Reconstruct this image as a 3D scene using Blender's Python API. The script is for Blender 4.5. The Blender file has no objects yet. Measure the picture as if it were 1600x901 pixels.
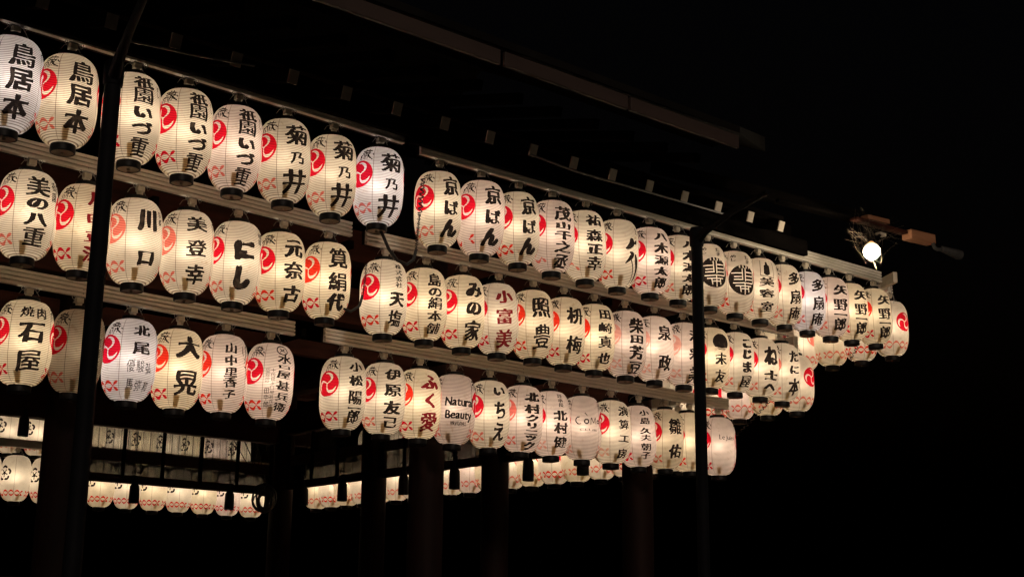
import bpy, bmesh, math, random
import numpy as np
from mathutils import Vector, Matrix, noise
from mathutils.geometry import delaunay_2d_cdt

S = bpy.context.scene
C = S.collection
random.seed(7)
RAD = math.radians

# ------------------------------------------------------------------ camera
cam = bpy.data.cameras.new('camera')
cam_o = bpy.data.objects.new('camera', cam)
C.objects.link(cam_o)
cam.sensor_fit = 'HORIZONTAL'
cam.sensor_width = 36.0
cam.lens = 48.23
cam.clip_start = 0.05
cam.clip_end = 600.0
F = Vector((0.63273624, 0.73632769, 0.23972148)).normalized()
R = Vector((0.75668316, -0.65369503, 0.01064942))
U = R.cross(F).normalized()
R = F.cross(U).normalized()
EYE = 1.6
cam_o.matrix_world = Matrix(((R.x, U.x, -F.x, 0), (R.y, U.y, -F.y, 0), (R.z, U.z, -F.z, EYE), (0, 0, 0, 1)))
S.camera = cam_o

# ------------------------------------------------------------------ sky, warm front fill, exposure
w = bpy.data.worlds.new('World')
S.world = w
w.use_nodes = True
nt = w.node_tree
bg = nt.nodes['Background']
sky = nt.nodes.new('ShaderNodeTexSky')
sky.sky_type = 'NISHITA'
sky.sun_disc = False
sky.sun_elevation = RAD(-4.0)
sky.sun_rotation = RAD(200)
nt.links.new(sky.outputs['Color'], bg.inputs['Color'])
bg.inputs['Strength'].default_value = 0.05
sl = bpy.data.lights.new('front_fill', 'SUN')  # added lamp standing in for unseen lights behind the camera
sl.energy = 0.72
sl.angle = RAD(8)
sl.color = (1.0, 0.78, 0.62)
so = bpy.data.objects.new('front_fill', sl)
C.objects.link(so)
so.rotation_euler = (RAD(76), 0, RAD(-22))
S.view_settings.view_transform = 'Standard'
S.view_settings.look = 'None'
S.view_settings.exposure = 0.0
S.view_settings.gamma = 1.0
S.view_settings.use_curve_mapping = False
S.cycles.use_denoising = True
S.cycles.max_bounces = 8
S.cycles.diffuse_bounces = 4
S.cycles.transmission_bounces = 6
S.cycles.glossy_bounces = 3
S.cycles.transparent_max_bounces = 8
S.cycles.sample_clamp_indirect = 4.0
S.cycles.caustics_reflective = False
S.cycles.use_light_tree = True

# ------------------------------------------------------------------ materials
def new_mat(name):
    m = bpy.data.materials.new(name)
    m.use_nodes = True
    m.node_tree.nodes.clear()
    return m, m.node_tree.nodes, m.node_tree.links

def nmath(N, L, op, a, b=None, c=None):
    n = N.new('ShaderNodeMath')
    n.operation = op
    for i, v in enumerate((a, b, c)):
        if v is None:
            continue
        if isinstance(v, (int, float)):
            n.inputs[i].default_value = v
        else:
            L.new(v, n.inputs[i])
    return n.outputs[0]

def rough_mat(name, c1, c2, scale, rough=0.6, stretch=(1, 1, 1), bump=0.15, metallic=0.0, spec=0.4):
    m, N, L = new_mat(name)
    out = N.new('ShaderNodeOutputMaterial')
    b = N.new('ShaderNodeBsdfPrincipled')
    tc = N.new('ShaderNodeTexCoord')
    mp = N.new('ShaderNodeMapping')
    mp.inputs['Scale'].default_value = stretch
    nz = N.new('ShaderNodeTexNoise')
    nz.inputs['Scale'].default_value = scale
    nz.inputs['Detail'].default_value = 6
    nz.inputs['Roughness'].default_value = 0.65
    cr = N.new('ShaderNodeValToRGB')
    cr.color_ramp.elements[0].position = 0.3
    cr.color_ramp.elements[1].position = 0.72
    cr.color_ramp.elements[0].color = (*c1, 1)
    cr.color_ramp.elements[1].color = (*c2, 1)
    bp = N.new('ShaderNodeBump')
    bp.inputs['Strength'].default_value = bump
    bp.inputs['Distance'].default_value = 0.01
    L.new(tc.outputs['Object'], mp.inputs['Vector'])
    L.new(mp.outputs['Vector'], nz.inputs['Vector'])
    L.new(nz.outputs['Fac'], cr.inputs['Fac'])
    L.new(cr.outputs['Color'], b.inputs['Base Color'])
    L.new(nz.outputs['Fac'], bp.inputs['Height'])
    L.new(bp.outputs['Normal'], b.inputs['Normal'])
    b.inputs['Roughness'].default_value = rough
    b.inputs['Metallic'].default_value = metallic
    b.inputs['Specular IOR Level'].default_value = spec
    L.new(b.outputs['BSDF'], out.inputs['Surface'])
    return m

RIBS = 49

def paper_mat(name, mult=None, ink=None):
    """Washi over bamboo hoops: lets the bulb's light through; mult tints it (red dye), ink replaces it by brush ink."""
    m, N, L = new_mat(name)
    out = N.new('ShaderNodeOutputMaterial')
    uv = N.new('ShaderNodeUVMap')
    uv.uv_map = 'UVMap'
    sp = N.new('ShaderNodeSeparateXYZ')
    L.new(uv.outputs['UV'], sp.inputs[0])
    oi = N.new('ShaderNodeObjectInfo')
    tc = N.new('ShaderNodeTexCoord')
    # hoops
    fr = nmath(N, L, 'FRACT', nmath(N, L, 'MULTIPLY', sp.outputs['Y'], float(RIBS)))
    d = nmath(N, L, 'ABSOLUTE', nmath(N, L, 'SUBTRACT', fr, 0.5))
    mr = N.new('ShaderNodeMapRange')
    mr.interpolation_type = 'SMOOTHSTEP'
    mr.inputs['From Min'].default_value = 0.10
    mr.inputs['From Max'].default_value = 0.24
    mr.inputs['To Min'].default_value = 1.0
    mr.inputs['To Max'].default_value = 0.0
    L.new(d, mr.inputs['Value'])
    hoop = mr.outputs['Result']
    # paper seams every quarter turn
    q = nmath(N, L, 'FRACT', nmath(N, L, 'MULTIPLY', sp.outputs['X'], 4.0))
    s = nmath(N, L, 'ABSOLUTE', nmath(N, L, 'SUBTRACT', q, 0.5))
    seam = nmath(N, L, 'LESS_THAN', s, 0.0075)
    # age: soft mottling, fibres
    vm = N.new('ShaderNodeVectorMath')
    vm.operation = 'ADD'
    L.new(tc.outputs['Object'], vm.inputs[0])
    cx = N.new('ShaderNodeCombineXYZ')
    L.new(nmath(N, L, 'MULTIPLY', oi.outputs['Random'], 37.0), cx.inputs[0])
    L.new(nmath(N, L, 'MULTIPLY', oi.outputs['Random'], 91.0), cx.inputs[1])
    L.new(cx.outputs[0], vm.inputs[1])
    nz = N.new('ShaderNodeTexNoise')
    nz.inputs['Scale'].default_value = 5.5
    nz.inputs['Detail'].default_value = 5
    L.new(vm.outputs[0], nz.inputs['Vector'])
    age = N.new('ShaderNodeMapRange')
    age.inputs['From Min'].default_value = 0.25
    age.inputs['From Max'].default_value = 0.75
    age.inputs['To Min'].default_value = 0.74
    age.inputs['To Max'].default_value = 1.08
    L.new(nz.outputs['Fac'], age.inputs['Value'])
    def scaled(col, fac):
        n = N.new('ShaderNodeVectorMath')
        n.operation = 'SCALE'
        L.new(col, n.inputs[0])
        L.new(fac, n.inputs['Scale'])
        return n.outputs[0]
    def mixc(fac, a, b):
        n = N.new('ShaderNodeMix')
        n.data_type = 'RGBA'
        L.new(fac, n.inputs[0])
        L.new(a, n.inputs['A'])
        n.inputs['B'].default_value = (*b, 1)
        return n.outputs['Result']
    if ink is None:
        col = scaled(oi.outputs['Color'], age.outputs['Result'])
        # water marks and scuffs
        n2 = N.new('ShaderNodeTexNoise')
        n2.inputs['Scale'].default_value = 16
        n2.inputs['Detail'].default_value = 7
        n2.inputs['Distortion'].default_value = 1.2
        L.new(vm.outputs[0], n2.inputs['Vector'])
        st = N.new('ShaderNodeMapRange')
        st.inputs['From Min'].default_value = 0.60
        st.inputs['From Max'].default_value = 0.74
        st.inputs['To Max'].default_value = 0.45
        L.new(n2.outputs['Fac'], st.inputs['Value'])
        col = mixc(st.outputs['Result'], col, (0.42, 0.30, 0.17))
        if mult:
            mm = N.new('ShaderNodeVectorMath')
            mm.operation = 'MULTIPLY'
            L.new(col, mm.inputs[0])
            mm.inputs[1].default_value = mult
            col = mm.outputs[0]
        col = mixc(nmath(N, L, 'MULTIPLY', hoop, 0.80), col, (0.10, 0.055, 0.03) if not mult else (0.12 * mult[0], 0.02 * mult[1], 0.02 * mult[2]))
        col = mixc(nmath(N, L, 'MULTIPLY', seam, 0.75), col, (0.09, 0.05, 0.03))
    else:
        rgb = N.new('ShaderNodeRGB')
        rgb.outputs[0].default_value = (*ink, 1)
        # dry-brush streaks where the paper shows through, broken by the hoops
        dry = N.new('ShaderNodeMapRange')
        dry.inputs['From Min'].default_value = 0.52
        dry.inputs['From Max'].default_value = 0.70
        dry.inputs['To Max'].default_value = 0.06
        n3 = N.new('ShaderNodeTexNoise')
        n3.inputs['Scale'].default_value = 24
        n3.inputs['Detail'].default_value = 5
        L.new(vm.outputs[0], n3.inputs['Vector'])
        L.new(n3.outputs['Fac'], dry.inputs['Value'])
        col = mixc(dry.outputs['Result'], rgb.outputs[0], (0.55, 0.42, 0.30))
        col = mixc(nmath(N, L, 'MULTIPLY', hoop, 0.25), col, (0.05, 0.03, 0.02))
    tr = N.new('ShaderNodeBsdfTranslucent')
    L.new(col, tr.inputs['Color'])
    df = N.new('ShaderNodeBsdfDiffuse')
    L.new(col, df.inputs['Color'])
    mx = N.new('ShaderNodeMixShader')
    mx.inputs['Fac'].default_value = 0.18
    L.new(tr.outputs[0], mx.inputs[1])
    L.new(df.outputs[0], mx.inputs[2])
    res = mx.outputs[0]
    if ink is None:
        rf = N.new('ShaderNodeBsdfRefraction')
        rf.inputs['Roughness'].default_value = 0.92
        rf.inputs['IOR'].default_value = 1.45
        L.new(col, rf.inputs['Color'])
        m2 = N.new('ShaderNodeMixShader')
        m2.inputs['Fac'].default_value = FWD
        L.new(res, m2.inputs[1])
        L.new(rf.outputs[0], m2.inputs[2])
        res = m2.outputs[0]
    L.new(res, out.inputs['Surface'])
    return m

FWD = 0.055
M_PAPER = paper_mat('washi_paper')
M_INK = paper_mat('black_ink', ink=(0.012, 0.010, 0.010))
M_MAROON = paper_mat('maroon_ink', ink=(0.16, 0.008, 0.014))
M_RED = {
    'r': paper_mat('crimson_dye', (0.80, 0.014, 0.045)),
    'o': paper_mat('vermilion_dye', (0.95, 0.055, 0.035)),
    'f': paper_mat('faded_red_dye', (0.98, 0.27, 0.24)),
    'g': paper_mat('pale_pink_dye', (1.0, 0.58, 0.52)),
}
M_TAB = paper_mat('dimming_tab_paper', ink=(0.62, 0.50, 0.30))  # for the added tabs that dim the lantern's foot
M_LACQ = rough_mat('black_lacquer', (0.003, 0.003, 0.0035), (0.007, 0.0065, 0.0065), 14, 0.5, bump=0.05, spec=0.15)
M_BASE = rough_mat('base_wood', (0.22, 0.15, 0.10), (0.34, 0.25, 0.17), 20, 0.7)
M_RAIL = rough_mat('cream_painted_metal', (0.56, 0.52, 0.44), (0.72, 0.675, 0.585), 9, 0.5, (0.4, 1, 1), 0.05)
M_SOCKET = rough_mat('ivory_plastic', (0.40, 0.345, 0.26), (0.52, 0.46, 0.36), 12, 0.5, bump=0.03)
M_WIRE = rough_mat('dull_wire', (0.16, 0.15, 0.14), (0.26, 0.25, 0.23), 30, 0.5, metallic=1.0)
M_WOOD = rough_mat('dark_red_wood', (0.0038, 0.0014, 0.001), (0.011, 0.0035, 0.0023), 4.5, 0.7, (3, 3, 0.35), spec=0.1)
M_BEAM = rough_mat('weathered_beam_wood', (0.018, 0.006, 0.004), (0.048, 0.0145, 0.0085), 4.5, 0.7, (0.35, 3, 3), spec=0.1)
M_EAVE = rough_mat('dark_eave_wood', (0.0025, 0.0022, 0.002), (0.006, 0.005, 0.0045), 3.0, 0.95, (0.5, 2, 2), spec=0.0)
M_TIP = rough_mat('whitewashed_rafter_end', (0.50, 0.43, 0.33), (0.68, 0.60, 0.48), 22, 0.8)
M_COPPER = rough_mat('brown_copper', (0.026, 0.017, 0.014), (0.048, 0.031, 0.025), 2.5, 0.6, (0.4, 2, 2))
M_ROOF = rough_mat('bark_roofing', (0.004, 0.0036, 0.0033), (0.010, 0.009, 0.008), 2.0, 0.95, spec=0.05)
M_STEEL = rough_mat('black_painted_steel', (0.003, 0.0033, 0.0042), (0.006, 0.0063, 0.0078), 6, 0.7, bump=0.04, spec=0.06)
M_CABLE = rough_mat('black_rubber', (0.008, 0.008, 0.008), (0.016, 0.016, 0.016), 12, 0.5)
M_WEB = rough_mat('dusty_silk', (0.42, 0.34, 0.25), (0.6, 0.5, 0.38), 20, 0.9)
M_GREYC = rough_mat('grey_conduit', (0.22, 0.21, 0.20), (0.32, 0.31, 0.30), 12, 0.5)
M_CLOTH = rough_mat('dark_brocade', (0.030, 0.014, 0.010), (0.06, 0.028, 0.02), 18, 0.9)
M_TASSEL = rough_mat('black_silk', (0.006, 0.006, 0.006), (0.014, 0.012, 0.012), 40, 0.9, (1, 1, 0.1))
M_TIMBER = rough_mat('orange_brown_timber', (0.20, 0.085, 0.04), (0.36, 0.17, 0.085), 6, 0.65, (0.3, 3, 3))
M_GROUND = rough_mat('gravel_ground', (0.05, 0.047, 0.043), (0.11, 0.10, 0.095), 30, 0.9, bump=0.5)
M_STONE = rough_mat('stone_plinth', (0.12, 0.115, 0.11), (0.22, 0.21, 0.20), 5, 0.85)
M_GREYM = rough_mat('grey_lamp_metal', (0.018, 0.0175, 0.017), (0.036, 0.035, 0.034), 14, 0.6, spec=0.2)

def emit_mat(name, col, strength):
    m, N, L = new_mat(name)
    out = N.new('ShaderNodeOutputMaterial')
    e = N.new('ShaderNodeEmission')
    e.inputs['Color'].default_value = (*col, 1)
    e.inputs['Strength'].default_value = strength
    L.new(e.outputs[0], out.inputs['Surface'])
    return m

def blind_mat():
    m, N, L = new_mat('bamboo_blind')
    out = N.new('ShaderNodeOutputMaterial')
    tc = N.new('ShaderNodeTexCoord')
    sp = N.new('ShaderNodeSeparateXYZ')
    L.new(tc.outputs['Object'], sp.inputs[0])
    # fine splints run across, binding threads run down
    t = nmath(N, L, 'FRACT', nmath(N, L, 'MULTIPLY', sp.outputs['X'], 9.5))
    thread = nmath(N, L, 'LESS_THAN', t, 0.10)
    nz = N.new('ShaderNodeTexNoise')
    nz.inputs['Scale'].default_value = 60
    mp = N.new('ShaderNodeMapping')
    mp.inputs['Scale'].default_value = (2.0, 1, 0.06)
    L.new(tc.outputs['Object'], mp.inputs['Vector'])
    L.new(mp.outputs['Vector'], nz.inputs['Vector'])
    op = nmath(N, L, 'ADD', nmath(N, L, 'MULTIPLY', thread, 0.30), nmath(N, L, 'MULTIPLY', nz.outputs['Fac'], 0.55))
    op = nmath(N, L, 'ADD', op, 0.14)
    df = N.new('ShaderNodeBsdfDiffuse')
    df.inputs['Color'].default_value = (0.11, 0.105, 0.09, 1)
    tp = N.new('ShaderNodeBsdfTransparent')
    tp.inputs['Color'].default_value = (0.96, 0.96, 0.95, 1)
    mx = N.new('ShaderNodeMixShader')
    n = N.new('ShaderNodeClamp')
    L.new(op, n.inputs[0])
    L.new(n.outputs[0], mx.inputs[0])
    L.new(tp.outputs[0], mx.inputs[1])
    L.new(df.outputs[0], mx.inputs[2])
    L.new(mx.outputs[0], out.inputs['Surface'])
    return m
M_BLIND = blind_mat()

# ------------------------------------------------------------------ object helpers
def link(name, me, parent=None, mats=(), color=None):
    o = bpy.data.objects.new(name, me)
    C.objects.link(o)
    if parent is not None:
        o.parent = parent
    for m in mats:
        if m is not None and m.name not in me.materials:
            me.materials.append(m)
    if color:
        o.color = (*color, 1)
    return o

def empty(name, loc=(0, 0, 0), rz=0.0):
    o = bpy.data.objects.new(name, None)
    C.objects.link(o)
    o.location = loc
    o.rotation_euler = (0, 0, rz)
    o.empty_display_size = 0.1
    return o

def tag(o, label, cat, group=None, kind=None):
    if label:
        o['label'] = label
    if cat:
        o['category'] = cat
    if group:
        o['group'] = group
    if kind:
        o['kind'] = kind
    return o

class MB:
    """collects boxes, tubes and prisms of ONE object"""
    def __init__(s):
        s.bm = bmesh.new()
    def quadloop(s, rings, closed=True, caps=True):
        bm = s.bm
        vs = [[bm.verts.new(p) for p in r] for r in rings]
        n = len(vs[0])
        for a, b in zip(vs, vs[1:]):
            for i in range(n if closed else n - 1):
                j = (i + 1) % n
                bm.faces.new((a[i], a[j], b[j], b[i]))
        if caps:
            bm.faces.new(list(reversed(vs[0])))
            bm.faces.new(vs[-1])
        return s
    def box(s, c, size, rot=None, bev=0.0):
        hx, hy, hz = size[0] / 2, size[1] / 2, size[2] / 2
        c = Vector(c)
        M = rot if rot is not None else Matrix.Identity(3)
        t = bmesh.new()
        g = bmesh.ops.create_cube(t, size=1.0)
        for v in t.verts:
            v.co = Vector((v.co.x * size[0], v.co.y * size[1], v.co.z * size[2]))
        if bev > 0:
            bmesh.ops.bevel(t, geom=t.edges[:], offset=bev, segments=2, affect='EDGES', profile=0.6)
        for v in t.verts:
            v.co = M @ v.co + c
        me = bpy.data.meshes.new('tmp')
        t.to_mesh(me)
        t.free()
        s.bm.from_mesh(me)
        bpy.data.meshes.remove(me)
        return s
    def beam(s, a, b, wdt, hgt, bev=0.0, up=Vector((0, 0, 1))):
        """box of section wdt x hgt from a to b"""
        a, b = Vector(a), Vector(b)
        d = (b - a)
        ln = d.length
        x = d.normalized()
        y = up.cross(x).normalized()
        z = x.cross(y)
        M = Matrix((x, y, z)).transposed()
        return s.box((a + b) / 2, (ln, wdt, hgt), M, bev)
    def tube(s, pts, r, n=8, caps=True):
        pts = [Vector(p) for p in pts]
        rs = r if isinstance(r, (list, tuple)) else [r] * len(pts)
        rings = []
        prev = None
        for i, p in enumerate(pts):
            t = (pts[min(i + 1, len(pts) - 1)] - pts[max(i - 1, 0)]).normalized()
            if prev is None:
                ref = Vector((0, 0, 1)) if abs(t.z) < 0.9 else Vector((1, 0, 0))
                a = t.cross(ref).normalized()
            else:
                a = (prev - t * prev.dot(t)).normalized()
            prev = a
            b = t.cross(a)
            rings.append([p + (a * math.cos(2 * math.pi * k / n) + b * math.sin(2 * math.pi * k / n)) * rs[i] for k in range(n)])
        return s.quadloop(rings, True, caps)
    def lathe(s, prof, n=24, center=(0, 0, 0)):
        c = Vector(center)
        rings = [[c + Vector((r * math.cos(2 * math.pi * k / n), r * math.sin(2 * math.pi * k / n), z)) for k in range(n)] for r, z in prof]
        return s.quadloop(rings, True, True)
    def prism(s, prof, a, b, out):
        """profile of (outward, up) swept from a to b"""
        a, b, out = Vector(a), Vector(b), Vector(out)
        up = Vector((0, 0, 1))
        return s.quadloop([[p + out * u + up * v for u, v in prof] for p in (a, b)], True, True)
    def build(s, name, mat, parent=None, smooth=False, color=None):
        bmesh.ops.recalc_face_normals(s.bm, faces=s.bm.faces[:])
        me = bpy.data.meshes.new(name)
        s.bm.to_mesh(me)
        s.bm.free()
        if smooth:
            me.shade_smooth()
            if hasattr(me, 'set_sharp_from_angle'):
                me.set_sharp_from_angle(angle=RAD(40))
        return link(name, me, parent, mat if isinstance(mat, (list, tuple)) else (mat,), color)

# ------------------------------------------------------------------ brush lettering as closed outlines
_gl, _room = {}, {}
def glyph(ch):
    """directed outline loops of one character, unit box (0..1, 0..1), strokes to the left of the direction"""
    if ch in _gl:
        return _gl[ch]
    cu = bpy.data.curves.new('g', 'FONT')
    cu.body = ch
    cu.resolution_u = 4
    o = bpy.data.objects.new('g', cu)
    C.objects.link(o)
    dg = bpy.context.evaluated_depsgraph_get()
    dg.update()
    me = bpy.data.meshes.new_from_object(o.evaluated_get(dg))
    bpy.data.objects.remove(o)
    bpy.data.curves.remove(cu)
    co = [(v.co.x, v.co.y) for v in me.vertices]
    key = {}
    idx = []
    for x, y in co:
        k = (round(x, 4), round(y, 4))
        idx.append(key.setdefault(k, len(key)))
    P = np.zeros((len(key), 2))
    for (x, y), i in zip(co, idx):
        P[i] = (x, y)
    ed = set()
    for p in me.polygons:
        v = [idx[i] for i in p.vertices]
        a = sum(P[v[i]][0] * P[v[(i + 1) % len(v)]][1] - P[v[(i + 1) % len(v)]][0] * P[v[i]][1] for i in range(len(v)))
        if a < 0:
            v.reverse()
        for i in range(len(v)):
            e = (v[i], v[(i + 1) % len(v)])
            if e[0] == e[1]:
                continue
            if (e[1], e[0]) in ed:
                ed.discard((e[1], e[0]))
            else:
                ed.add(e)
    bpy.data.meshes.remove(me)
    nxt = {}
    for a, b in ed:
        nxt.setdefault(a, []).append(b)
    loops = []
    while nxt:
        a0 = next(iter(nxt))
        lp = [a0]
        a = a0
        while True:
            l = nxt.get(a)
            if not l:
                break
            b = l.pop()
            if not l:
                del nxt[a]
            if b == a0:
                break
            lp.append(b)
            a = b
        if len(lp) > 2:
            loops.append(P[lp])
    al = np.concatenate(loops) if loops else np.zeros((1, 2))
    mn, mxx = al.min(0), al.max(0)
    per = sum(np.hypot(*(np.roll(l, -1, 0) - l).T).sum() for l in loops) / .9
    ar = sum(.5 * (l[:, 0] * np.roll(l[:, 1], -1) - np.roll(l[:, 0], -1) * l[:, 1]).sum() for l in loops) / .81
    _room[ch] = .76 * (1 - ar) / max(per, .1)
    _gl[ch] = (loops, mn, mxx)
    return _gl[ch]

def resample(lp, step):
    out = []
    n = len(lp)
    for i in range(n):
        a, b = lp[i], lp[(i + 1) % n]
        d = np.hypot(*(b - a))
        k = max(1, int(math.ceil(d / step)))
        for j in range(k):
            out.append(a + (b - a) * j / k)
    return np.array(out)

def brushed(ch, bold, seed, lift=0.07, step=0.05, keep=False):
    """font outline turned into a brush-like one: heavier uprights, uneven pressure, strokes lifting to the right"""
    loops, mn, mx = glyph(ch)
    size = 0.9
    hsh = math.sin(seed * 12.9898) * 43758.5453
    hsh -= math.floor(hsh)
    bold = min(bold * (1.05 + .3 * hsh), _room[ch])
    lift = lift * (.75 + .7 * hsh)
    out = []
    for lp in loops:
        q = (lp - mn) / size if keep else (lp - (mn + mx) / 2) / size + 0.5
        q = resample(q, step)
        t = np.roll(q, -1, 0) - np.roll(q, 1, 0)
        t /= np.maximum(np.hypot(t[:, 0], t[:, 1]), 1e-9)[:, None]
        nrm = np.stack([t[:, 1], -t[:, 0]], 1)
        amt = np.empty(len(q))
        for i, (x, y) in enumerate(q):
            v = noise.noise(Vector((x * 2.6 + seed * 3.1, y * 2.6, seed * 1.7)))
            f = noise.noise(Vector((x * 11 + seed, y * 11, 5.0)))
            amt[i] = max(-.004, bold * (0.42 + 0.75 * abs(nrm[i, 0])) + bold * 0.75 * v) + 0.008 * f
        q = q + nrm * amt[:, None]
        c = q - 0.5
        q = np.stack([c[:, 0] + 0.02 * np.sin(c[:, 1] * 5 + seed), c[:, 1] + lift * c[:, 0] + 0.02 * np.sin(c[:, 0] * 6 + seed * 2)], 1)
        out.append(q)
    return out

def stroke(pts, ws, n=14):
    """closed outline of one brush stroke through pts with half-widths ws"""
    pts = np.array(pts, float)
    k = len(pts)
    tt = np.linspace(0, k - 1, n)
    def cr(v, t):
        i = min(int(t), k - 2)
        f = t - i
        p0, p1, p2, p3 = v[max(i - 1, 0)], v[i], v[i + 1], v[min(i + 2, k - 1)]
        return 0.5 * (2 * p1 + (p2 - p0) * f + (2 * p0 - 5 * p1 + 4 * p2 - p3) * f * f + (3 * p1 - p0 - 3 * p2 + p3) * f ** 3)
    P = np.array([cr(pts, t) for t in tt])
    W = np.interp(tt, range(k), ws)
    d = np.gradient(P, axis=0)
    d /= np.maximum(np.hypot(d[:, 0], d[:, 1]), 1e-9)[:, None]
    nn = np.stack([-d[:, 1], d[:, 0]], 1)
    l = P + nn * W[:, None]
    r = P - nn * W[:, None]
    e0 = P[0] - d[0] * W[0] * 0.6
    e1 = P[-1] + d[-1] * W[-1] * 0.6
    q = np.concatenate([[e0], r, [e1], l[::-1]])
    return q

def ccw(q):
    x, y = q[:, 0], q[:, 1]
    a = (x * np.roll(y, -1) - np.roll(x, -1) * y).sum()
    return q if a > 0 else q[::-1]

def disc(cx, cy, rx, ry, n=32):
    a = np.linspace(0, 2 * math.pi, n, endpoint=False)
    return np.stack([cx + rx * np.cos(a), cy + ry * np.sin(a)], 1)

def tomoe(cx, cy, rad):
    """three-comma swirl: the red disc, and the three white comma gaps that part it"""
    cuts = []
    for k in range(3):
        ph = RAD(268) + k * 2 * math.pi / 3
        pts = [(r_ * rad * math.cos(ph + RAD(a_)) + cx, r_ * rad * math.sin(ph + RAD(a_)) + cy) for r_, a_ in ((-.03, 0), (.20, 0), (.42, 5), (.62, 18), (.74, 36), (.80, 56), (.83, 76))]
        cuts.append(ccw(stroke(pts, [w_ * rad for w_ in (.040, .042, .055, .095, .105, .060, .006)], 20)))
    return [disc(cx, cy, rad, rad, 44)], cuts

def mokko(cx, cy, rad):
    out = []
    for k in range(5):
        a = math.pi / 2 + k * 2 * math.pi / 5
        px, py = cx + 0.58 * rad * math.cos(a), cy + 0.58 * rad * math.sin(a)
        t = np.linspace(a - 1.35, a + 1.35, 12)
        o_ = np.stack([px + 0.44 * rad * np.cos(t), py + 0.44 * rad * np.sin(t)], 1)
        i_ = np.stack([px + 0.17 * rad * np.cos(t), py + 0.17 * rad * np.sin(t)], 1)
        out.append(ccw(np.concatenate([o_, i_[::-1]])))
        b = a + math.pi / 5
        out.append(ccw(stroke([(cx + .18 * rad * math.cos(b), cy + .18 * rad * math.sin(b)), (cx + .50 * rad * math.cos(b), cy + .50 * rad * math.sin(b))], [.05 * rad, .09 * rad], 5)))
    out.append(disc(cx, cy, .24 * rad, .24 * rad, 12))
    return out

def chain(x0, x1, cy, seed, patchy=0.0, st=.088, amp=.030):
    """two waves crossing: a band of linked rings made of leaf-shaped strokes; the ends flare open"""
    rng = random.Random(seed)
    out = []
    n = int((x1 - x0) / st + .5)
    st = (x1 - x0) / n
    x = x0 - st / 2
    for i in range(n + 1):
        for s in (1, -1):
            if rng.random() < patchy:
                continue
            lo = .52 if i == 0 else .07
            hi = .48 if i == n else .93
            ts = np.linspace(lo, hi, 7)
            pts = [(x + st * t, cy + s * amp * math.sin(math.pi * t)) for t in ts]
            ws = [.003 + .0085 * math.sin(math.pi * (t - lo) / (hi - lo)) for t in ts]
            out.append(ccw(stroke(pts, ws, 9)))
        if i and rng.random() > patchy:
            out.append(disc(x, cy, .008, .006, 8))
        x += st
    return out

KEN = [  # quick cursive mark above the crest
    ([(-.04, .030), (.0, .034), (.045, .026)], .004), ([(-.012, .046), (-.014, .018)], .0035), ([(.016, .046), (.016, .018)], .0035),
    ([(-.035, .012), (.0, .016), (.04, .010)], .0035), ([(-.05, -.006), (-.056, -.05)], .0035), ([(-.05, -.002), (-.02, .004), (-.018, -.03)], .0032),
    ([(-.036, -.012), (-.034, -.042)], .003), ([(.0, .006), (-.006, -.036)], .0035), ([(.012, .01), (.03, -.018), (.056, -.036)], .004),
    ([(.002, -.008), (.024, -.004)], .003), ([(.034, .018), (.012, -.03)], .0032), ([(.05, .004), (.06, -.006)], .0035)]
def ken(cx, cy, seed, sc=1.0):
    rng = random.Random(seed)
    out = []
    for pts, wd in KEN:
        q = [(cx + sc * (x + rng.uniform(-.005, .005)), cy + sc * (y + rng.uniform(-.005, .005))) for x, y in pts]
        out.append(ccw(stroke(q, [wd * 1.35 * sc] + [wd * sc * 1.4] * (len(q) - 2) + [wd * sc * .6], 7)))
    return out

# ------------------------------------------------------------------ the lantern
LH, LR, LC = 0.62, 0.196, 0.076      # paper height, belly radius, hoop radius at the rings
NZ, NC = 26, 40
def prof(v):
    t = abs(2 * v - 1)
    if v < .5:
        return LC + (LR - LC) * max(0.0, 1 - t ** 3.05) ** 0.56
    return LC + (LR - LC) * max(0.0, 1 - t ** 3.7) ** 0.51
def dprof(v):
    e = 1e-3
    return (prof(min(1, v + e)) - prof(max(0, v - e))) / ((min(1, v + e) - max(0, v - e)) * LH)

def winding_inside(cx, cy, loops):
    a = np.concatenate(loops)
    b = np.concatenate([np.roll(l, -1, 0) for l in loops])
    w = np.zeros(len(cx), int)
    CH = 400
    for s in range(0, len(cx), CH):
        X = cx[s:s + CH, None]
        Y = cy[s:s + CH, None]
        up = (a[None, :, 1] <= Y) & (b[None, :, 1] > Y)
        dn = (a[None, :, 1] > Y) & (b[None, :, 1] <= Y)
        cr = (b[None, :, 0] - a[None, :, 0]) * (Y - a[None, :, 1]) - (X - a[None, :, 0]) * (b[None, :, 1] - a[None, :, 1])
        w[s:s + CH] = (up & (cr > 0)).sum(1) - (dn & (cr < 0)).sum(1)
    return w != 0

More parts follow.
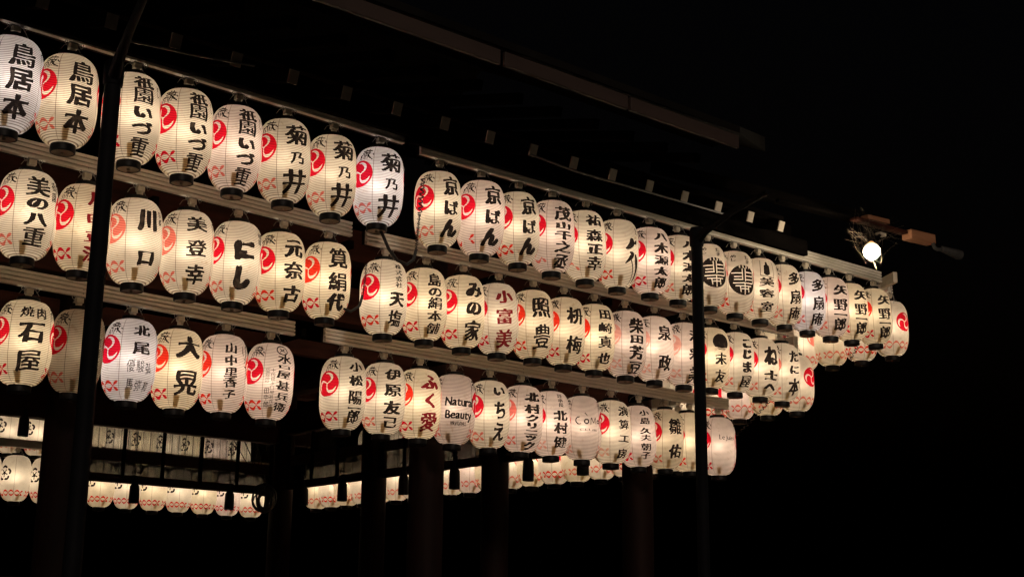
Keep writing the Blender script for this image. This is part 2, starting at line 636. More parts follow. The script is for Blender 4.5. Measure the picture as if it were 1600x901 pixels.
def paper_mesh(name, layers, mats, nz=NZ, nc=NC):
    """the paper body as one sheet: inked and dyed shapes are cut into the unrolled paper, which is then rolled up"""
    Wd = 2 * math.pi * LR
    verts, edges = [], []
    for j in range(nz + 1):
        s = j / nz
        v = 0.5 - 0.5 * math.cos(math.pi * s) * (0.35) - 0.65 * (0.5 - s)   # rows closer at the shoulders
        for i in range(nc + 1):
            verts.append(((i / nc) * Wd, v * LH))
    n0 = len(verts)
    lay = []
    for loops, mi in layers:
        good = []
        for lp in loops:
            q = lp.copy()
            q[:, 1] = np.clip(q[:, 1], 0.004, LH - 0.004)
            q[:, 0] = np.clip(q[:, 0] + Wd / 2, 0.004, Wd - 0.004)
            good.append(q)
            k = len(verts)
            verts += [tuple(p) for p in q]
            edges += [(k + i, k + (i + 1) % len(q)) for i in range(len(q))]
        if good:
            lay.append((good, mi))
    r = delaunay_2d_cdt([Vector(v) for v in verts], edges, [], 0, 1e-5, False)
    vo = np.array([(v.x, v.y) for v in r[0]])
    fo = np.array([f for f in r[2] if len(f) == 3])
    A = vo[fo]
    area = (A[:, 1, 0] - A[:, 0, 0]) * (A[:, 2, 1] - A[:, 0, 1]) - (A[:, 2, 0] - A[:, 0, 0]) * (A[:, 1, 1] - A[:, 0, 1])
    fo = fo[np.abs(area) > 1e-10]
    fl = area[np.abs(area) > 1e-10] < 0
    fo[fl] = fo[fl][:, ::-1]
    cen = vo[fo].mean(1)
    mat = np.zeros(len(fo), int)
    for loops, mi in lay:
        # group loops into clusters to keep the test small
        mat_in = np.zeros(len(fo), bool)
        al = np.concatenate(loops)
        lo, hi = al.min(0), al.max(0)
        sel = np.where((cen[:, 0] >= lo[0]) & (cen[:, 0] <= hi[0]) & (cen[:, 1] >= lo[1]) & (cen[:, 1] <= hi[1]))[0]
        if len(sel):
            ins = winding_inside(cen[sel, 0], cen[sel, 1], loops)
            mat[sel[ins]] = mi
    th = vo[:, 0] / LR - math.pi
    vv = vo[:, 1] / LH
    rr = np.array([prof(v) for v in vv])
    co = np.stack([rr * np.sin(th), -rr * np.cos(th), vo[:, 1] - LH / 2], 1)
    # close the roll
    left = {round(y, 5): i for i, (x, y) in enumerate(vo) if x < 1e-6}
    remap = np.arange(len(vo))
    for i, (x, y) in enumerate(vo):
        if x > Wd - 1e-6 and round(y, 5) in left:
            remap[i] = left[round(y, 5)]
    fm = remap[fo]
    me = bpy.data.meshes.new(name)
    used, inv = np.unique(fm, return_inverse=True)
    me.from_pydata(co[used].tolist(), [], inv.reshape(-1, 3).tolist())
    for m in mats:
        me.materials.append(m)
    me.polygons.foreach_set('material_index', mat.astype(np.int32))
    me.polygons.foreach_set('use_smooth', np.ones(len(fo), bool))
    uvl = me.uv_layers.new(name='UVMap')
    uv = np.empty((len(fo) * 3, 2))
    uv[:, 0] = vo[fo].reshape(-1, 2)[:, 0] / Wd
    uv[:, 1] = vo[fo].reshape(-1, 2)[:, 1] / LH
    uvl.data.foreach_set('uv', uv.ravel())
    me.validate()
    thu, vvu = th[used], vv[used]
    dp = np.array([dprof(v) for v in vvu])
    dp = np.clip(dp, -6, 6)
    nr = np.stack([np.sin(thu), -np.cos(thu), -dp], 1)
    nr /= np.linalg.norm(nr, axis=1)[:, None]
    me.normals_split_custom_set_from_vertices([tuple(n) for n in nr])
    return me

def ring_mesh(up):
    m = MB()
    h = 0.056
    r = LC + 0.004
    pr = [(r - .008, 0), (r, 0.003), (r + .0015, .01), (r + .0015, h - .01), (r, h - .003), (r - .008, h)]
    n = 28
    rings = [[Vector((q * math.cos(2 * math.pi * k / n), q * math.sin(2 * math.pi * k / n), z)) for k in range(n)] for q, z in pr]
    rings.append(rings[0])
    m.quadloop(rings, True, False)
    # tabs added inside the paper above the ring, to shade patches of its foot
    nf = len(m.bm.faces)
    if not up:
        for k in range(8):
            a = k * math.pi / 4 + (.42 if k % 2 else -.42) * .9
            for s in range(4):
                v0, v1 = 0.006 + s * 0.033, 0.006 + (s + 1) * 0.033
                q = []
                for vv, dd in ((v0, -.017), (v0, .017), (v1, .017), (v1, -.017)):
                    dd = dd * (.8 + vv * 3)
                    rr = prof(vv) - 0.006
                    q.append((rr * math.cos(a) - dd * math.sin(a), rr * math.sin(a) + dd * math.cos(a), h + vv * LH))
                f = m.bm.faces.new([m.bm.verts.new(p) for p in q])
                f.material_index = 1
    return m

_rb = ring_mesh(False).build('bottom_ring', [M_LACQ, M_TAB], None, True).data
_rt = ring_mesh(True).build('top_ring', M_LACQ, None, True).data
bm_ = MB().lathe([(LC - .006, -.002), (LC - .004, .008)], 24)
bm_.lathe([(.012, -.014), (.012, -.002)], 8)
_bb = bm_.build('base_board', M_BASE).data
hw = MB()
hw.tube([(-LC + .004, 0, .05), (-.05, 0, .085), (0, 0, .112), (.05, 0, .085), (LC - .004, 0, .05)], .003, 6)
hw.tube([(0, 0, .112), (0, 0, .165)], .0035, 6)
_hw = hw.build('hanging_wire', M_WIRE).data
for o in list(C.objects):
    if o.type == 'MESH':
        bpy.data.objects.remove(o)

TINT = {  # paper colour, bulb colour
    'c': ((.80, .74, .625), (1.0, .81, .60)),
    'y': ((.81, .735, .565), (1.0, .805, .595)),
    'p': ((.80, .705, .63), (1.0, .80, .63)),
    'w': ((.78, .745, .70), (.98, .86, .80)),
}
BULB = 2.95
_lights = {}
def bulb_light(tint, power):
    k = (tint, round(power, 2))
    if k not in _lights:
        l = bpy.data.lights.new('bulb', 'POINT')
        l.energy = BULB * power
        l.color = TINT[tint][1]
        l.shadow_soft_size = 0.032
        _lights[k] = l
    return _lights[k]

def lantern(me, loc, psi, tint, power, label, group, scale=1.0, lean=(0, 0), wire=True):
    r = empty('paper_lantern', (loc[0], loc[1], loc[2] - LH / 2 * scale - .05))
    r.rotation_euler = (lean[0], lean[1], psi)
    r.scale = (scale * (1 + .02 * math.sin(loc[0] * 37 + loc[1] * 11)), scale * (1 + .02 * math.sin(loc[0] * 23)), scale)
    tag(r, label, 'paper lantern', group)
    p = bpy.data.objects.new('paper', me)
    C.objects.link(p)
    p.parent = r
    p.location = (0, 0, LH / 2 + .05)
    p.color = (*TINT[tint][0], 1)
    for nm, m, z in (('bottom_ring', _rb, -.004), ('top_ring', _rt, LH + .022), ('base_board', _bb, .002)):
        o = bpy.data.objects.new(nm, m)
        C.objects.link(o)
        o.parent = r
        o.location = (0, 0, z)
    if wire:
        o = bpy.data.objects.new('hanging_wire', _hw)
        C.objects.link(o)
        o.parent = r
        o.location = (0, 0, LH + .05)
    if power > 0:
        b = bpy.data.objects.new('bulb', bulb_light(tint, power))
        C.objects.link(b)
        b.parent = r
        b.location = (0, 0, LH * .50 + .05)
    return r

# ------------------------------------------------------------------ what is written on each lantern
DIA = 2 * LR
def fit_box(loops, x0, x1, z0, z1):
    al = np.concatenate(loops)
    lo, hi = al.min(0), al.max(0)
    sc = np.array([(x1 - x0), (z1 - z0)]) / np.maximum(hi - lo, 1e-6)
    return [(l - lo) * sc + (x0, z0) for l in loops]

def natural_w(ch):
    loops, mn, mx = glyph(ch)
    return min(1.05, max(.34, (mx[0] - mn[0]) / .88))

def col(spec, wd, bold, x=0.0, lift=.07, drop=0.0, lean=0.0):
    """a column of brush characters: 'char top bottom' triples, tops measured down from the upper ring"""
    t = spec.split()
    out = []
    for i in range(0, len(t), 3):
        ch, v0, v1 = t[i], float(t[i + 1]) + drop, float(t[i + 2]) + drop
        wm = wd * DIA / .80 * natural_w(ch)
        xo = x + lean * (v0 + v1 - 1)
        g = brushed(ch, bold, (sum(map(ord, spec)) % 97) * .13 + i, lift)
        out += fit_box(g, xo - wm / 2, xo + wm / 2, (1 - v1) * LH, (1 - v0) * LH)
    return out

def evencol(chars, v0, v1, wd, bold, x=0.0, lift=.07, drop=0.0, fill=.88):
    n = len(chars)
    h = (v1 - v0) / n
    return col(' '.join('%s %.4f %.4f' % (c, v0 + h * i, v0 + h * (i + fill)) for i, c in enumerate(chars)), wd, bold, x, lift, drop)

def latin(s, x0, x1, v0, v1, bold, lift=0.0):
    """one line of roman lettering from x0 to x1, cap height v0..v1"""
    adv, g = 0.0, []
    base = glyph('H')
    ch_h = base[2][1] - base[1][1]
    for i, c in enumerate(s):
        if c == ' ':
            adv += .3
            continue
        loops, mn, mx = glyph(c)
        for lp in brushed(c, bold, i * .7 + len(s), lift, .06, keep=True):
            g.append(np.stack([lp[:, 0] + adv, lp[:, 1] + mn[1] / .9 - base[1][1] / .9], 1))
        adv += (mx[0] - mn[0]) / .9 + .09
    sx = (x1 - x0) / adv
    sy = (v1 - v0) * LH / (ch_h / .9)
    return [np.stack([l[:, 0] * sx + x0, l[:, 1] * sy + (1 - v1) * LH], 1) for l in g]

def brush(strokes, drop=0.0):
    """free strokes: points (x as a share of the diameter, v down from the top), half widths as shares of the diameter"""
    out = []
    for pts, ws in strokes:
        q = [(x * DIA, (1 - v - drop) * LH) for x, v in pts]
        out.append(ccw(stroke(q, [a * DIA for a in ws], 4 + 4 * len(pts))))
    return out

def minus(loops):
    return [ccw(l)[::-1] for l in loops]

def seal(v, drop):
    """black round stamp with a square-cut character left white in it"""
    cy = (1 - v - drop) * LH
    r = .150
    W = []
    def ln(x0, y0, x1, y1, h=.0052):
        W.append(ccw(stroke([(x0 * r, cy + y0 * r), (x1 * r, cy + y1 * r)], [h, h], 3)))
    cuts = []
    ln(-.80, .42, -.12, .46); ln(-.62, .20, -.14, .22); ln(-.64, .0, -.14, .02)
    ln(-.10, .74, -.08, .0); ln(.12, .80, .12, -.06)
    for y in (.52, .28, .04):
        ln(.18, y, .78, y + .04)
    ln(.80, .5, .80, -.10)
    ln(-.70, -.22, .78, -.16)
    ln(-.55, -.42, .6, -.36)
    ln(-.25, -.44, -.2, -.8); ln(.08, -.20, .10, -.93)
    ln(.36, -.40, .40, -.78); ln(-.18, -.60, .34, -.56)
    for x in (-.28, -.04, .2, .42):
        ln(x, .98, x + .02, .80, .006)
    return [disc(0, cy, r, r, 40)], W

INK, MAR = 1, 2

def L(*layers, tom='r', ch='f', psi=30, tint='c', p=1.0, patchy=0.0, say='', kencut=0):
    return dict(layers=layers, tom=tom, ch=ch, psi=psi, tint=tint, p=p, patchy=patchy, say=say)

D1, D2, D3 = .055, .045, .03
def k(*a, **b):
    return (col(*a, **b), INK)
def kr(*a, **b):
    return (col(*a, **b), MAR)
def ev(*a, **b):
    return (evencol(*a, **b), INK)

def toriimoto(): return k('鳥 .07 .33 居 .34 .59 本 .63 .88', .36, .062, drop=D1, lean=-.01)
def izuju(): return (col('祇 .03 .18 園 .18 .36 い .40 .53 づ .56 .71 重 .74 .93', .31, .058, drop=D1, lift=.03)
                     + evencol('すし', .10, .24, .07, .02, x=.125, drop=D1), INK)
def kikunoi(): return (col('菊 .05 .33', .41, .055, drop=D1, lift=.13) + col('乃 .41 .56', .24, .03, drop=D1) + col('井 .61 .91', .44, .034, x=-.005, drop=D1, lift=.14), INK)
def kyoban(): return (col('京 .05 .33', .34, .055, drop=D1, lift=.12) + col('ば .38 .59', .30, .07, drop=D1, lift=.02) + col('ん .64 .88', .40, .07, drop=D1, x=-.008), INK)
def yagi(): return k('八 .07 .19 木 .22 .39 源 .42 .56 太 .59 .72 郎 .74 .90', .33, .05, drop=D1)
def yano(): return k('矢 .11 .29 野 .34 .55 一 .595 .635 郎 .67 .88', .36, .06, drop=D1)
def tasen(): return k('多 .11 .34 扇 .41 .66 庵 .69 .90', .34, .05, drop=D1, lift=.16)
def sealed():
    a, b = seal(.46, D1)
    return [(a, INK), (b, 0), (evencol('めし', .05, .17, .13, .03, x=-.10, drop=D1) + evencol('たま', .05, .20, .12, .03, x=.055, drop=D1), INK)]

bottle = brush([([(.0, .06), (.0, .11)], [.03, .035]), ([(.0, .12), (.0, .26)], [.075, .085])], D1)
frame = brush([([(-.17, .03), (-.17, .29)], [.007, .007]), ([(-.17, .29), (.20, .32)], [.007, .007]), ([(.20, .05), (.20, .32)], [.007, .007])], D1)

ROW1 = [
    L(toriimoto(), psi=18, tint='w', p=.92, say='three bold black characters, cut off by the picture edge'),
    L(toriimoto(), psi=25, tint='c', p=.88, say='three bold black characters, left of the near steel pole'),
    L(izuju(), psi=24, tint='c', p=1.0, ch='r', say='five square black characters, touching the near steel pole'),
    L(izuju(), psi=30, tint='c', p=.95, ch='r', say='five square black characters and bright red chain band'),
    L(izuju(), psi=26, tint='p', p=.92, ch='f', say='pinkish paper and five square black characters'),
    L(kikunoi(), psi=30, tint='c', p=.92, say='three flowing black characters, first of three alike'),
    L(kikunoi(), psi=32, tint='c', p=.95, say='three flowing black characters, middle of three alike'),
    L(kikunoi(), psi=32, tint='w', p=.98, say='bluish white paper, last before the gap in the row'),
    L(kyoban(), psi=37, tint='c', p=.95, say='a black spiral cable hanging at its edge'),
    L(kyoban(), psi=33, tint='p', p=.95, ch='o', patchy=.45, say='one kanji over two bold kana and a worn chain'),
    L(kyoban(), psi=36, tint='c', p=.92, ch='o', say='one kanji over two bold kana and an orange chain'),
    L(k('茂 .07 .28 山 .30 .40 千 .42 .55 之 .57 .73 丞 .75 .93', .35, .055, drop=D1), psi=32, tint='p', p=.95, patchy=.6, say='five brushed characters on pinkish paper'),
    L(k('祐 .05 .23 森 .28 .46 正 .48 .64 幸 .67 .86', .34, .05, drop=D1), psi=33, tint='c', p=.95, patchy=.4, say='four brushed characters, a cross-like one lowest'),
    L((brush([([(.06, .30), (.08, .36), (-.02, .43), (-.10, .45)], [.05, .085, .05, .008]), ([(.24, .31), (.20, .345), (.15, .36)], [.02, .045, .01]),
              ([(.02, .50), (.10, .52), (.04, .58), (-.10, .67)], [.02, .055, .05, .008]), ([(.06, .61), (.13, .74), (.16, .96)], [.016, .014, .009]),
              ([(.20, .52), (.25, .62), (.27, .74), (.25, .92)], [.03, .075, .045, .012])], .03) + evencol('ちえ', .09, .20, .09, .03, x=.10, drop=D1), INK), psi=34, tint='c', p=.95, ch='o', say='fat splashed brush strokes instead of neat characters'),
    L(yagi(), psi=38, tint='p', p=.98, ch='r', say='five characters, two places left of the far pole'),
    L(yagi(), psi=36, tint='c', p=.95, say='five characters, touching the far steel pole on its left'),
    L(*sealed(), psi=24, tint='c', p=.92, ch='r', say='a big round black stamp, just right of the far pole'),
    L(*sealed(), psi=30, tint='c', p=.92, ch='o', say='a big round black stamp, second right of the far pole'),
    L((col('美 .32 .47 容 .51 .65 室 .71 .87', .32, .05, drop=D1), INK), (bottle + frame, INK), psi=26, tint='c', p=.92, ch='o', say='a small framed bottle mark over three characters'),
    L(tasen(), psi=45, tint='c', p=.88, say='three slanting characters on cream paper'),
    L(tasen(), psi=41, tint='w', p=.82, say='three slanting characters on greenish white paper'),
    L(yano(), psi=39, tint='p', p=.92, say='a single-stroke third character on pinkish paper'),
    L(yano(), psi=45, tint='y', p=.92, ch='r', tom='o', say='a single-stroke third character on yellowish paper'),
    L(yano(), psi=43, tint='y', p=.90, ch='r', tom='o', say='yellowish paper, last of the row before the corner'),
]
ROW2 = [
    L(k('美 .07 .31 の .33 .46 八 .50 .65 重 .66 .87', .34, .055, drop=D2) , (evencol('祇園', .08, .34, .10, .02, x=.13, drop=D2), INK), psi=20, tint='c', p=1.0, say='four black characters, left of the near steel pole'),
    L(kr('川 .07 .25 田 .34 .46 豆 .54 .67 法 .70 .88', .30, .05, drop=D2), psi=26, tint='y', p=.92, ch='r', say='dark red characters half hidden by the near pole'),
    L(k('川 .12 .40 口 .62 .80', .33, .055, drop=D2), (evencol('京都', .12, .30, .08, .02, x=.115, drop=D2), INK), psi=27, tint='c', p=1.02, tom='f', say='two wide-spaced black characters and faded crest'),
    L(k('美 .07 .27 登 .36 .57 幸 .66 .89', .32, .035, drop=D2), psi=22, tint='c', p=1.02, tom='f', say='three slender black characters and faded crest'),
    L(k('に .25 .50 し .56 .85', .40, .115, drop=D2, lift=.05), (evencol('祇園', .10, .26, .09, .02, x=.145, drop=D2), INK), psi=18, tint='c', p=1.0, tom='r', say='two very fat black kana'),
    L(k('元 .08 .33 奈 .37 .60 古 .67 .89', .36, .06, drop=D2), psi=36, tint='y', p=1.0, ch='o', say='yellow paper and three bold black characters'),
    L(k('筧 .07 .35 絹 .40 .65 代 .67 .90', .36, .055, drop=D2), psi=30, tint='y', p=1.0, ch='r', tom='o', say='three black characters, last before the gap'),
    L(k('天 .43 .63 塩 .67 .88', .30, .055, drop=D2), (evencol('株式会社', .04, .38, .15, .025, x=.015, drop=D2), INK), psi=36, tint='c', p=1.0, ch='o', say='two large characters under four small ones'),
    L(k('島 .07 .26 の .28 .40 絹 .41 .58 本 .60 .74 舗 .76 .91', .29, .04, drop=D2), psi=31, tint='y', p=1.02, ch='r', say='five narrow black characters, second after the gap'),
    L(k('み .09 .30 の .37 .55 家 .62 .89', .36, .055, drop=D2), psi=34, tint='y', p=1.02, ch='r', say='two kana over one kanji, all black'),
    L(kr('小 .10 .30 富 .37 .60 美 .66 .92', .34, .06, drop=D2), psi=24, tint='c', p=1.0, ch='r', say='three dark red characters'),
    L(k('照 .11 .41 豊 .50 .87', .38, .055, drop=D2), psi=29, tint='y', p=1.0, ch='o', tom='o', say='two tall black characters, just right of a red-lettered one'),
    L(k('枡 .14 .40 梅 .57 .83', .37, .06, drop=D2), psi=34, tint='y', p=1.0, ch='r', tom='o', say='two black characters with tree-like left halves'),
    L(k('田 .06 .22 崎 .27 .43 真 .47 .66 也 .72 .88', .32, .05, drop=D2), psi=36, tint='y', p=1.0, ch='r', tom='o', say='yellow paper and four evenly spaced characters'),
    L(k('柴 .10 .35 田 .37 .51 芳 .53 .75 豆 .77 .95', .34, .065, drop=D2), psi=36, tint='p', p=.98, ch='g', tom='g', say='pale pink crest and four crowded bold characters'),
    L(k('泉 .14 .38 政 .60 .84', .32, .055, drop=D2), psi=37, tint='p', p=.98, ch='g', tom='g', say='pale pink crest and two separate characters'),
    L(k('清 .11 .30 彩 .40 .60 美 .70 .95', .32, .05, drop=D2), psi=40, tint='p', p=.92, ch='g', tom='g', say='pink paper, left of the far pole and touching it'),
    L(([disc(.0, (1 - .22 - D2) * LH, .098, .085, 32)], INK), (brush([([(-.20, .32), (.02, .335), (.26, .30)], [.010, .012, .010]), ([(-.18, .365), (.02, .375), (.22, .345)], [.008, .010, .008])], D2), 0),
      (col('末 .40 .60 友 .68 .88', .28, .04, drop=D2), INK), psi=36, tint='y', p=1.0, ch='r', say='a solid black disc over two small characters'),
    L(k('こ .09 .25 じ .27 .44 ま .47 .66 屋 .70 .90', .34, .08, drop=D2), psi=41, tint='c', p=.92, say='three fat kana over one kanji'),
    L(k('ね .12 .45 士 .53 .70 へ .76 .86', .38, .08, drop=D2), psi=41, tint='c', p=.92, say='three fat uneven characters, the lowest a flat kana'),
    L(k('た .11 .32 に .37 .52 本 .58 .88', .32, .05, drop=D2, lift=.14), psi=47, tint='c', p=.92, tom='f', say='two kana over a long kanji, last before the corner'),
]
ROW3 = [
    L(k('石 .26 .52 屋 .59 .85', .38, .05, drop=D3, lift=.12), (col('焼 .08 .22', .20, .03, x=-.045, drop=D3) + col('肉 .08 .22', .18, .03, x=.065, drop=D3), INK), psi=14, tint='y', p=1.02, ch='r', say='two small over two large characters'),
    L((evencol('京都祇園', .30, .86, .10, .01, x=.10, drop=D3), INK), psi=24, tint='y', p=.16, ch='f', say='bulb almost out, dim beside the near pole'),
    L(k('北 .07 .21 尾 .28 .44', .28, .05, drop=D3), (col('優 .50 .66', .115, .0, x=-.072, drop=D3) + col('駿 .50 .65', .115, .0, x=.0, drop=D3) + col('弘 .52 .66', .11, .01, x=.070, drop=D3)
      + col('馬 .73 .86', .11, .01, x=-.070, drop=D3) + col('弥 .74 .87', .115, .005, x=.0, drop=D3) + col('和 .75 .87', .10, .01, x=.068, drop=D3), INK), psi=25, tint='w', p=1.0, ch='o', say='white paper with two rows of three small characters'),
    L(k('大 .09 .38 晃 .52 .84', .42, .07, drop=D3), psi=27, tint='y', p=1.05, ch='r', tom='o', say='two very large bold characters'),
    L(k('山 .11 .25 中 .27 .41 里 .43 .56 香 .55 .69 子 .71 .83', .23, .045, drop=D3), (brush([([(.31, .14), (.29, .22), (.31, .26)], [.01, .014, .006]), ([(.40, .16), (.43, .22), (.36, .30)], [.006, .012, .006]),
      ([(.32, .30), (.38, .31), (.33, .36)], [.006, .01, .006]), ([(.34, .40), (.42, .41), (.43, .50), (.40, .56)], [.007, .012, .010, .004])], D3), INK), psi=18, tint='p', p=1.0, ch='o', tom='o', say='five small characters beside a thin script line'),
    L(k('水 .14 .26 口 .285 .33 屋 .355 .46 甚 .49 .61 兵 .64 .75 衛 .77 .88', .28, .03, drop=D3, x=.02, lift=.03), (brush([([(.0 + .14 * math.cos(t), .085 + .058 * math.sin(t)) for t in np.linspace(0, 6.2, 9)], [.013] * 9),
      ([(-.07, .06), (.07, .11)], [.010, .010]), ([(.07, .06), (-.07, .11)], [.010, .010])], D3) + evencol('十代目水口屋甚兵衛', .34, .86, .075, .0, x=-.078, drop=D3) + evencol('代表取締役', .34, .54, .07, .0, x=-.120, drop=D3)
      + evencol('田中郎', .60, .86, .085, .01, x=-.120, drop=D3), INK), psi=32, tint='p', p=.98, ch='o', say='crowded columns of characters under a ringed mark'),
    L(k('小 .07 .21 松 .25 .41 陽 .46 .66 一 .69 .725 郎 .73 .91', .29, .045, drop=D3), psi=35, tint='c', p=1.0, ch='r', say='five black characters, first after the gap'),
    L(k('伊 .08 .24 原 .29 .47 友 .53 .72 己 .75 .90', .35, .05, drop=D3), psi=27, tint='c', p=1.02, say='four black characters, second after the gap'),
    L(kr('ふ .09 .30 く .35 .56 愛 .62 .90', .36, .06, drop=D3), psi=31, tint='y', p=1.0, ch='r', tom='o', say='dark red kana over one dark red kanji'),
    L((latin('Natural', -.06, .215, .28, .40, .035) + latin('Beauty', -.055, .205, .47, .585, .035) + [l for i, c in enumerate('株式会社') for l in col('%s .70 .76' % c, .085, .02, x=-.03 + i * .038, drop=0)], INK), psi=8, tint='p', p=.72, say='two lines of roman lettering on greyish paper'),
    L(k('い .09 .22 ち .31 .57 え .62 .88', .30, .055, drop=D3), psi=33, tint='c', p=.98, say='three separate kana, right of the roman-lettered one'),
    L(k('北 .09 .24 村 .27 .42 ク .43 .54 リ .545 .64 ニ .66 .73 ッ .74 .82 ク .83 .95', .34, .06, drop=D3, lift=.03), psi=32, tint='p', p=.92, tom='f', say='seven bold black characters filling its height'),
    L(k('北 .30 .46 村 .48 .66 健 .70 .87', .33, .05, drop=D3), (evencol('理事長', .04, .26, .13, .02, x=.0, drop=D3), INK), psi=34, tint='p', p=.95, ch='g', say='three large characters under three small ones'),
    L((brush([([(-.16, .36), (-.24, .38), (-.26, .43), (-.20, .475), (-.13, .47)], [.010, .014, .014, .014, .008]), ([(.01 + .055 * math.cos(t), .435 + .032 * math.sin(t)) for t in np.linspace(0, 6.2, 8)], [.016] * 8),
      ([(-.03, .305), (.03, .345)], [.012, .008]), ([(.12, .48), (.14, .375), (.20, .45), (.26, .37), (.28, .47)], [.009] * 5), ([(.36 + .035 * math.cos(t), .43 + .025 * math.sin(t)) for t in np.linspace(0, 6.2, 8)], [.013] * 8),
      ([(.44, .40), (.44, .46)], [.010, .010])], .0) + latin('CLUB', -.03, .16, .53, .56, .0), INK), psi=14, tint='p', p=.85, ch='g', say='a thin hand-drawn roman word across its middle'),
    L(k('演 .08 .25 算 .30 .46 工 .55 .66 房 .76 .91', .28, .045, drop=D3), psi=43, tint='c', p=1.0, ch='g', say='four black characters with a plain bar-like third'),
    L(k('小 .07 .17 島 .20 .31 久 .37 .47 夫 .48 .58 朝 .62 .74 子 .76 .87', .25, .045, drop=D3), psi=28, tint='p', p=.95, ch='r', say='six small black characters'),
    L(k('雛 .14 .42 佑 .57 .82', .34, .045, drop=D3), psi=37, tint='y', p=.72, say='yellow-green paper and two thin characters'),
    L((latin('Ç', .02, .08, .44, .53, .02) + latin('O', .02, .09, .55, .63, .02) + latin('R', .02, .08, .67, .76, .02) + latin('U', .02, .09, .80, .89, .02), INK), psi=36, tint='y', p=.92, ch='o', say='stacked roman capitals beside the far pole'),
    L((latin('Le', -.035, .03, .27, .35, .008, .1) + latin('Jules', .04, .16, .29, .36, .004, .1), INK), psi=24, tint='p', p=1.0, ch='r', say='faint roman script, last of its row right of the far pole'),
]
assert len(ROW1) == 24 and len(ROW2) == 21 and len(ROW3) == 19

POS1 = [(2.938, 4.962, 1.014), (3.326, 4.957, 0.995), (3.791, 4.953, 1.012), (4.186, 4.939, 1.005), (4.587, 4.928, 1.007), (5.002, 4.927, 0.998), (5.418, 4.913, 0.995), (5.849, 4.919, 0.979), (6.445, 4.859, 0.985), (6.882, 4.874, 1.008), (7.296, 4.869, 0.993), (7.684, 4.871, 1.019), (8.086, 4.87, 1.012), (8.481, 4.867, 0.997), (8.896, 4.877, 0.985), (9.272, 4.876, 0.985), (9.709, 4.881, 0.975), (10.093, 4.878, 0.991), (10.462, 4.875, 0.996), (10.844, 4.879, 0.991), (11.229, 4.878, 0.985), (11.605, 4.874, 1.004), (11.973, 4.883, 0.969), (12.419, 4.905, 0.958)]
POS2 = [(3.329, 4.289, 0.972), (3.727, 4.271, 0.99), (4.133, 4.254, 1.008), (4.549, 4.252, 1.008), (4.939, 4.247, 1.016), (5.342, 4.245, 0.988), (5.753, 4.247, 0.979), (6.315, 4.203, 0.987), (6.738, 4.213, 0.972), (7.14, 4.211, 1.011), (7.538, 4.215, 0.999), (7.946, 4.223, 0.99), (8.321, 4.217, 0.999), (8.71, 4.216, 0.994), (9.115, 4.214, 1.009), (9.518, 4.224, 1.019), (9.929, 4.225, 1.003), (10.317, 4.237, 0.974), (10.7, 4.244, 0.986), (11.091, 4.241, 0.983), (11.453, 4.237, 0.986)]
POS3 = [(3.648, 3.545, 0.986), (4.029, 3.532, 0.994), (4.461, 3.526, 1.009), (4.857, 3.509, 1.012), (5.26, 3.523, 0.996), (5.672, 3.513, 0.998), (6.395, 3.502, 0.991), (6.805, 3.503, 0.986), (7.199, 3.502, 0.988), (7.577, 3.493, 1.008), (8.008, 3.494, 0.998), (8.391, 3.493, 1.005), (8.781, 3.489, 0.99), (9.186, 3.488, 0.996), (9.58, 3.488, 1.008), (9.98, 3.485, 0.988), (10.366, 3.493, 0.972), (10.737, 3.497, 0.977), (11.191, 3.494, 0.981)]
Y1, Y2, Y3 = 8.424, 8.961, 9.625
ORD = ('first second third fourth fifth sixth seventh eighth ninth tenth eleventh twelfth thirteenth fourteenth fifteenth sixteenth '
       'seventeenth eighteenth nineteenth twentieth twenty-first twenty-second twenty-third twenty-fourth').split()
TINTW = {'c': 'cream', 'y': 'yellowish', 'p': 'pinkish', 'w': 'white'}

QUARTER = math.pi / 2 * LR
TOM = RAD(78) * LR
def face_layers(d, seed, lowkey=False):
    lay = []
    for sgn in (-1, 1):
        t_, c_ = tomoe(sgn * TOM, LH * .590, .110)
        lay.append((t_, 3))
        lay.append((c_, 0))
        a, b = sgn * RAD(47) * LR, sgn * RAD(130) * LR
        lay.append((chain(min(a, b), max(a, b), LH * .150, seed + sgn, d['patchy']), 4))
        lay.append((ken(sgn * RAD(66) * LR, LH * .842, seed, 1.12), 1))
    for loops, mi in d['layers']:
        lay.append((loops, mi))
    return lay

rng = random.Random(11)
for nm, row, pos, Y, grp in (('top', ROW1, POS1, Y1, 'front lanterns of the top row'), ('middle', ROW2, POS2, Y2, 'front lanterns of the middle row'), ('bottom', ROW3, POS3, Y3, 'front lanterns of the bottom row')):
    for i, (d, (x, z, s)) in enumerate(zip(row, pos)):
        me = paper_mesh('paper', face_layers(d, i * 1.37 + len(nm)), [M_PAPER, M_INK, M_MAROON, M_RED[d['tom']], M_RED[d['ch']]])
        psi = -math.atan2(x, Y) + RAD(d['psi'])
        s = 1 + (s - 1) * .6
        lantern(me, (x, Y + rng.uniform(-.006, .006), z), psi, d['tint'], d['p'] * rng.uniform(.84, 1.12),
                'lantern in %s row, %s' % (nm, d['say']), grp, s, (RAD(rng.uniform(-1.7, 1.7)), RAD(rng.uniform(-1.7, 1.7))))

